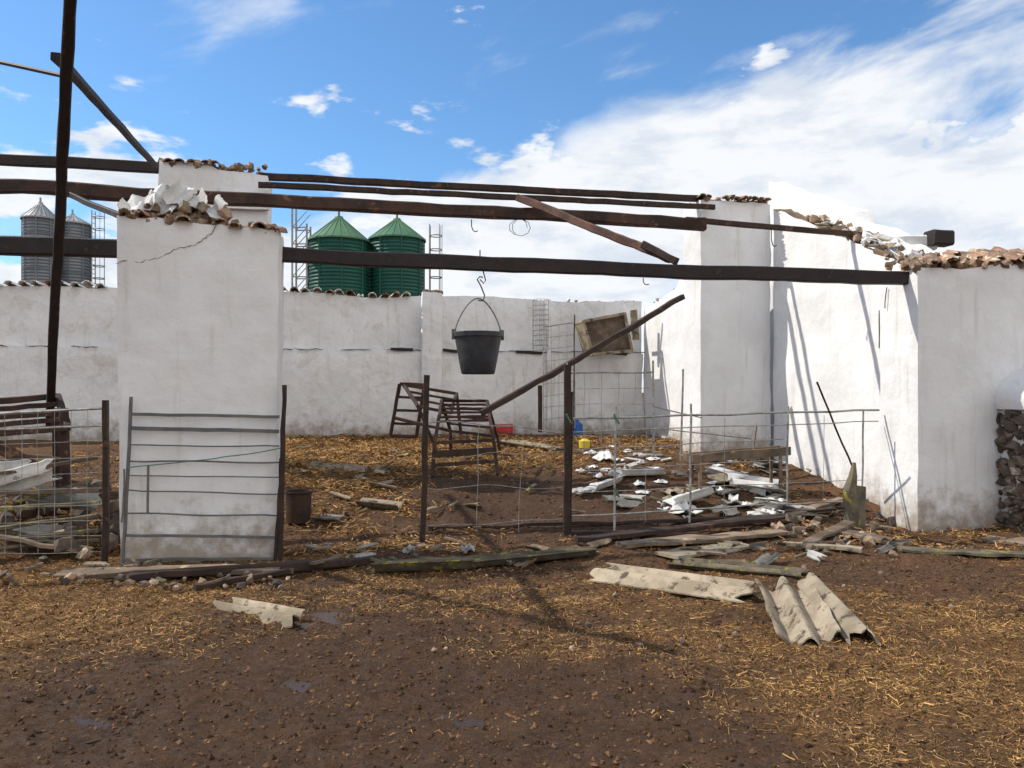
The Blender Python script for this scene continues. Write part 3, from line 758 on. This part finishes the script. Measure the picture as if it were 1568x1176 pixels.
gsheet(mb,1030,865,1230,888,.3,2,0,.03,.02,.04);mb.build('mossy_roof_sheet',[M_moss],True)
mb=MB()
gplank(mb,90,884,430,878,.22,.05,1);gplank(mb,200,893,570,866,.10,.06,0,.05,.05);gplank(mb,430,878,575,862,.1,.05,0)
gplank(mb,300,905,440,880,.06,.05,0)
gplank(mb,880,838,1200,802,.14,.05,0,.08,.08);gplank(mb,950,842,1200,822,.25,.04,1,.05,.06);gplank(mb,1020,858,1140,838,.3,.03,2)
gplank(mb,655,812,1190,800,.07,.04,0,.03,.05);gplank(mb,870,820,1080,828,.1,.05,0,.03,.05);gplank(mb,1040,812,1230,793,.12,.04,1,.03,.08)
gplank(mb,1285,822,1390,838,.25,.04,1,.06,.04);gplank(mb,1375,846,1600,856,.22,.03,3);gplank(mb,1510,828,1600,838,.3,.03,1)
gplank(mb,1180,805,1290,775,.12,.04,1,.06,.1);gplank(mb,1200,838,1320,850,.12,.04,2,.04,.04);gplank(mb,1230,842,1300,815,.14,.03,1,.04,.12)
gplank(mb,1190,795,1280,790,.1,.06,0,.08,.08)
mb.build('fallen_timber',[M_rust,M_wood,M_cem,M_moss],True)
mb=MB()
def frag(mb,u,v,s,mats,hm=.08,pc=.6):
    p=on(u,v,random.uniform(.02,hm));th=random.uniform(0,6.28);D=Vector((math.cos(th),math.sin(th),random.uniform(-.18,.18)))
    N=Vector((-math.sin(th),math.cos(th),random.uniform(-.22,.22)))
    if random.random()<pc: mb.corr(p,D*s*random.uniform(.8,1.7),N*s*random.uniform(.6,1.1),random.choice([1,1.5,2]),.03*min(1,s*3),.012,random.choice(mats),0,.4,6,0,5)
    else: mb.beam(p-D*s,p+D*s,s*random.uniform(.15,.3),.025,random.choice(mats),5,.012)
for i in range(22): frag(mb,random.gauss(1080,75),random.uniform(700,795),random.uniform(.22,.38),[0,1,5,5,5],pc=.95)
for i in range(34): frag(mb,random.gauss(1070,90),random.uniform(695,800),random.uniform(.07,.2),[0,0,1,5,3],pc=.8)
for i in range(18): frag(mb,random.uniform(890,1010),random.uniform(688,735),random.uniform(.08,.22),[0,0,5,1],pc=.9)
for i in range(34): frag(mb,random.uniform(1190,1360),random.uniform(775,850),random.uniform(.07,.2),[1,5,2,3,4])
for i in range(24): frag(mb,random.uniform(460,620),random.uniform(690,800),random.uniform(.08,.2),[1,3,3,5])
for i in range(16): frag(mb,random.uniform(640,880),random.uniform(680,800),random.uniform(.06,.18),[1,3,2])
for i in range(44): frag(mb,random.uniform(440,1250),random.uniform(835,872),random.uniform(.05,.2),[5,2,3,3,2])
for i in range(16): frag(mb,random.uniform(0,440),random.uniform(870,900),random.uniform(.05,.15),[1,2,3])
for i in range(14): mb.bag(on(random.gauss(965,55),random.uniform(690,760),.01),random.uniform(.06,.15),random.uniform(.02,.06),6)
for i in range(6): mb.bag(on(random.uniform(1020,1200),random.uniform(715,790),.02),random.uniform(.06,.14),random.uniform(.02,.05),6)
mb.bag(on(925,705,.0),.22,.16,6);mb.bag(on(1045,785,.02),.2,.12,6)
mb.build('scattered_debris',[M_cemw,M_cem,M_moss,M_wood,M_rub,M_cemg,M_bag],True)
mb=MB()
gsheet(mb,1018,782,1075,770,.5,2,0,.05,.08,.14,0,.2,.3);gsheet(mb,945,730,1010,728,.4,2,0,.04,.06,.06,0,.15,.1);gsheet(mb,1120,745,1195,752,.45,2,0,.04,.08,.06,0,.2,-.2)
gsheet(mb,475,715,560,722,.3,1.5,1,.03,.03,.03);gsheet(mb,550,775,612,782,.25,1,1,.04,.05,.05);gsheet(mb,770,678,850,690,.4,2,1,.03,.03,.03)
gsheet(mb,905,755,945,740,.3,1,0,.04,.05,.05,0,.2,.3);gsheet(mb,1085,728,1140,738,.3,2,0,.04,.1,.05)
mb.build('broken_roof_sheet',[M_cemw,M_cem,M_cemg],True)
mb=MB()
for i in range(30): mb.chunk(on(random.uniform(1180,1380),random.uniform(790,855),.03),random.uniform(.03,.09),random.choice([0,1]))
for i in range(50): mb.chunk(on(random.uniform(90,450),random.uniform(872,905),.02),random.uniform(.015,.06),random.choice([0,1]))
for i in range(50): mb.chunk(on(random.uniform(440,1560),random.uniform(840,1000),.01),random.uniform(.012,.035),random.choice([0,1]))
mb.chunk(on(1061,1073,.015),.03,2);mb.chunk(on(1212,805,.08),.09,1);mb.chunk(on(130,860,.06),.09,0);mb.chunk(on(140,1062,.02),.03,1)
mb.build('loose_stones',[M_rub,M_stone,M_cemw],False)
mb=MB();p=on(1303,812)
mb.tube([p+Vector((0,0,-.05)),p+Vector((.01,0,.2)),p+Vector((-.01,.02,.45)),p+Vector((.03,.02,.62)),p+Vector((.05,.03,.78))],[.10,.09,.08,.05,.02],7)
mb.beam(p+Vector((.1,0,0)),p+Vector((.16,.1,.5)),.12,.03)
mb.build('broken_post',[M_moss],False)
# ---------- sky / light ----------
S=(-2.6*E1+E2+ZZ*3).normalized()
sun=bpy.data.lights.new('sun','SUN');sun.energy=4.7;sun.angle=math.radians(.6);sun.color=(1,.94,.85)
so=bpy.data.objects.new('sun',sun);sc.collection.objects.link(so);so.rotation_euler=S.to_track_quat('Z','Y').to_euler()
w=bpy.data.worlds.new("World");sc.world=w;w.use_nodes=True;nt=w.node_tree
bg=nt.nodes['Background'];bg.inputs[1].default_value=.15
sky=nt.nodes.new('ShaderNodeTexSky');sky.sky_type='NISHITA';sky.sun_disc=False
sky.sun_elevation=math.asin(S.z);sky.sun_rotation=math.atan2(S.x,S.y)%(2*math.pi)
sky.air_density=1.0;sky.dust_density=.3;sky.ozone_density=2.5
tc=nt.nodes.new('ShaderNodeTexCoord');sx=nt.nodes.new('ShaderNodeSeparateXYZ');nt.links.new(tc.outputs['Generated'],sx.inputs[0])
x,y,z=sx.outputs
az=mth(nt,'ARCTAN2',x,y);hr=mth(nt,'SQRT',mth(nt,'ADD',mth(nt,'MULTIPLY',x,x),mth(nt,'MULTIPLY',y,y)))
el=mth(nt,'DIVIDE',z,mth(nt,'MAXIMUM',hr,.02))
def comb(a,b_,c_=0.):
    n=nt.nodes.new('ShaderNodeCombineXYZ')
    for i,v in enumerate((a,b_,c_)):
        if isinstance(v,(int,float)): n.inputs[i].default_value=v
        else: nt.links.new(v,n.inputs[i])
    return n.outputs[0]
ca,sa=math.cos(.33),math.sin(.33)
s_=mth(nt,'ADD',mth(nt,'MULTIPLY',az,ca),mth(nt,'MULTIPLY',el,sa))
t_=mth(nt,'SUBTRACT',mth(nt,'MULTIPLY',el,ca),mth(nt,'MULTIPLY',az,sa))
v1=comb(mth(nt,'MULTIPLY',s_,3.0),mth(nt,'MULTIPLY',t_,8.0),4.3)
n1=noi(nt,v1,1.0,9,.56,.3)
v2=comb(mth(nt,'MULTIPLY',az,7.),mth(nt,'MULTIPLY',el,15.),1.7)
n2=noi(nt,v2,1.0,8,.55,.2)
aabs=mth(nt,'ABSOLUTE',az)
back=rng_(nt,aabs,.9,1.7)  # mask for the added unseen cloud cover behind the camera
Ee=mth(nt,'ADD',mth(nt,'ADD',.318,mth(nt,'MULTIPLY',mth(nt,'MAXIMUM',az,-.3),.235)),mth(nt,'MULTIPLY',back,1.6))
band=mth(nt,'MULTIPLY',mth(nt,'SUBTRACT',Ee,el),12.)
band=mth(nt,'MAXIMUM',mth(nt,'MINIMUM',band,.75),-3.)
m1=mth(nt,'ADD',band,mth(nt,'MULTIPLY',mth(nt,'SUBTRACT',n1,.46),4.0))
left=rng_(nt,az,-.30,-.05,-.6,0.)
m1=rng_(nt,mth(nt,'ADD',m1,left),-.1,.75)
m2=rng_(nt,mth(nt,'ADD',mth(nt,'MULTIPLY',mth(nt,'SUBTRACT',n2,.47),6.),mth(nt,'MULTIPLY',mth(nt,'SUBTRACT',.25,el),5.)),.0,.5)
m3=mth(nt,'MULTIPLY',rng_(nt,n1,.57,.76),.55)
m=mth(nt,'MAXIMUM',mth(nt,'MAXIMUM',m1,m2),m3)
n4=noi(nt,comb(mth(nt,'MULTIPLY',az,8.),mth(nt,'MULTIPLY',el,20.),7.),1.0,7,.6,.2)
cc=mixc(nt,rng_(nt,n4,.34,.56),(4.9,5.3,5.9),(6.5,6.6,6.7))
cc=mixc(nt,back,cc,(8.2,8.05,7.95))  # unseen rear clouds added extra bright to fill the shaded walls
sk=mixc(nt,1.0,sky.outputs[0],(.72,1.0,1.18),'MULTIPLY')
col=mixc(nt,mth(nt,'MULTIPLY',m,.96),sk,cc)
nt.links.new(col,bg.inputs[0])
# camera
cam=bpy.data.cameras.new('camera');co=bpy.data.objects.new('camera',cam);sc.collection.objects.link(co)
co.location=(0,0,EYE);co.rotation_euler=(math.pi/2,0,0);cam.lens=36*F/1568;cam.sensor_width=36
cam.shift_y=(HV-588)/1568;cam.clip_end=3000;cam.clip_start=.05
sc.camera=co
sc.view_settings.view_transform='Standard';sc.view_settings.look='None';sc.view_settings.exposure=0
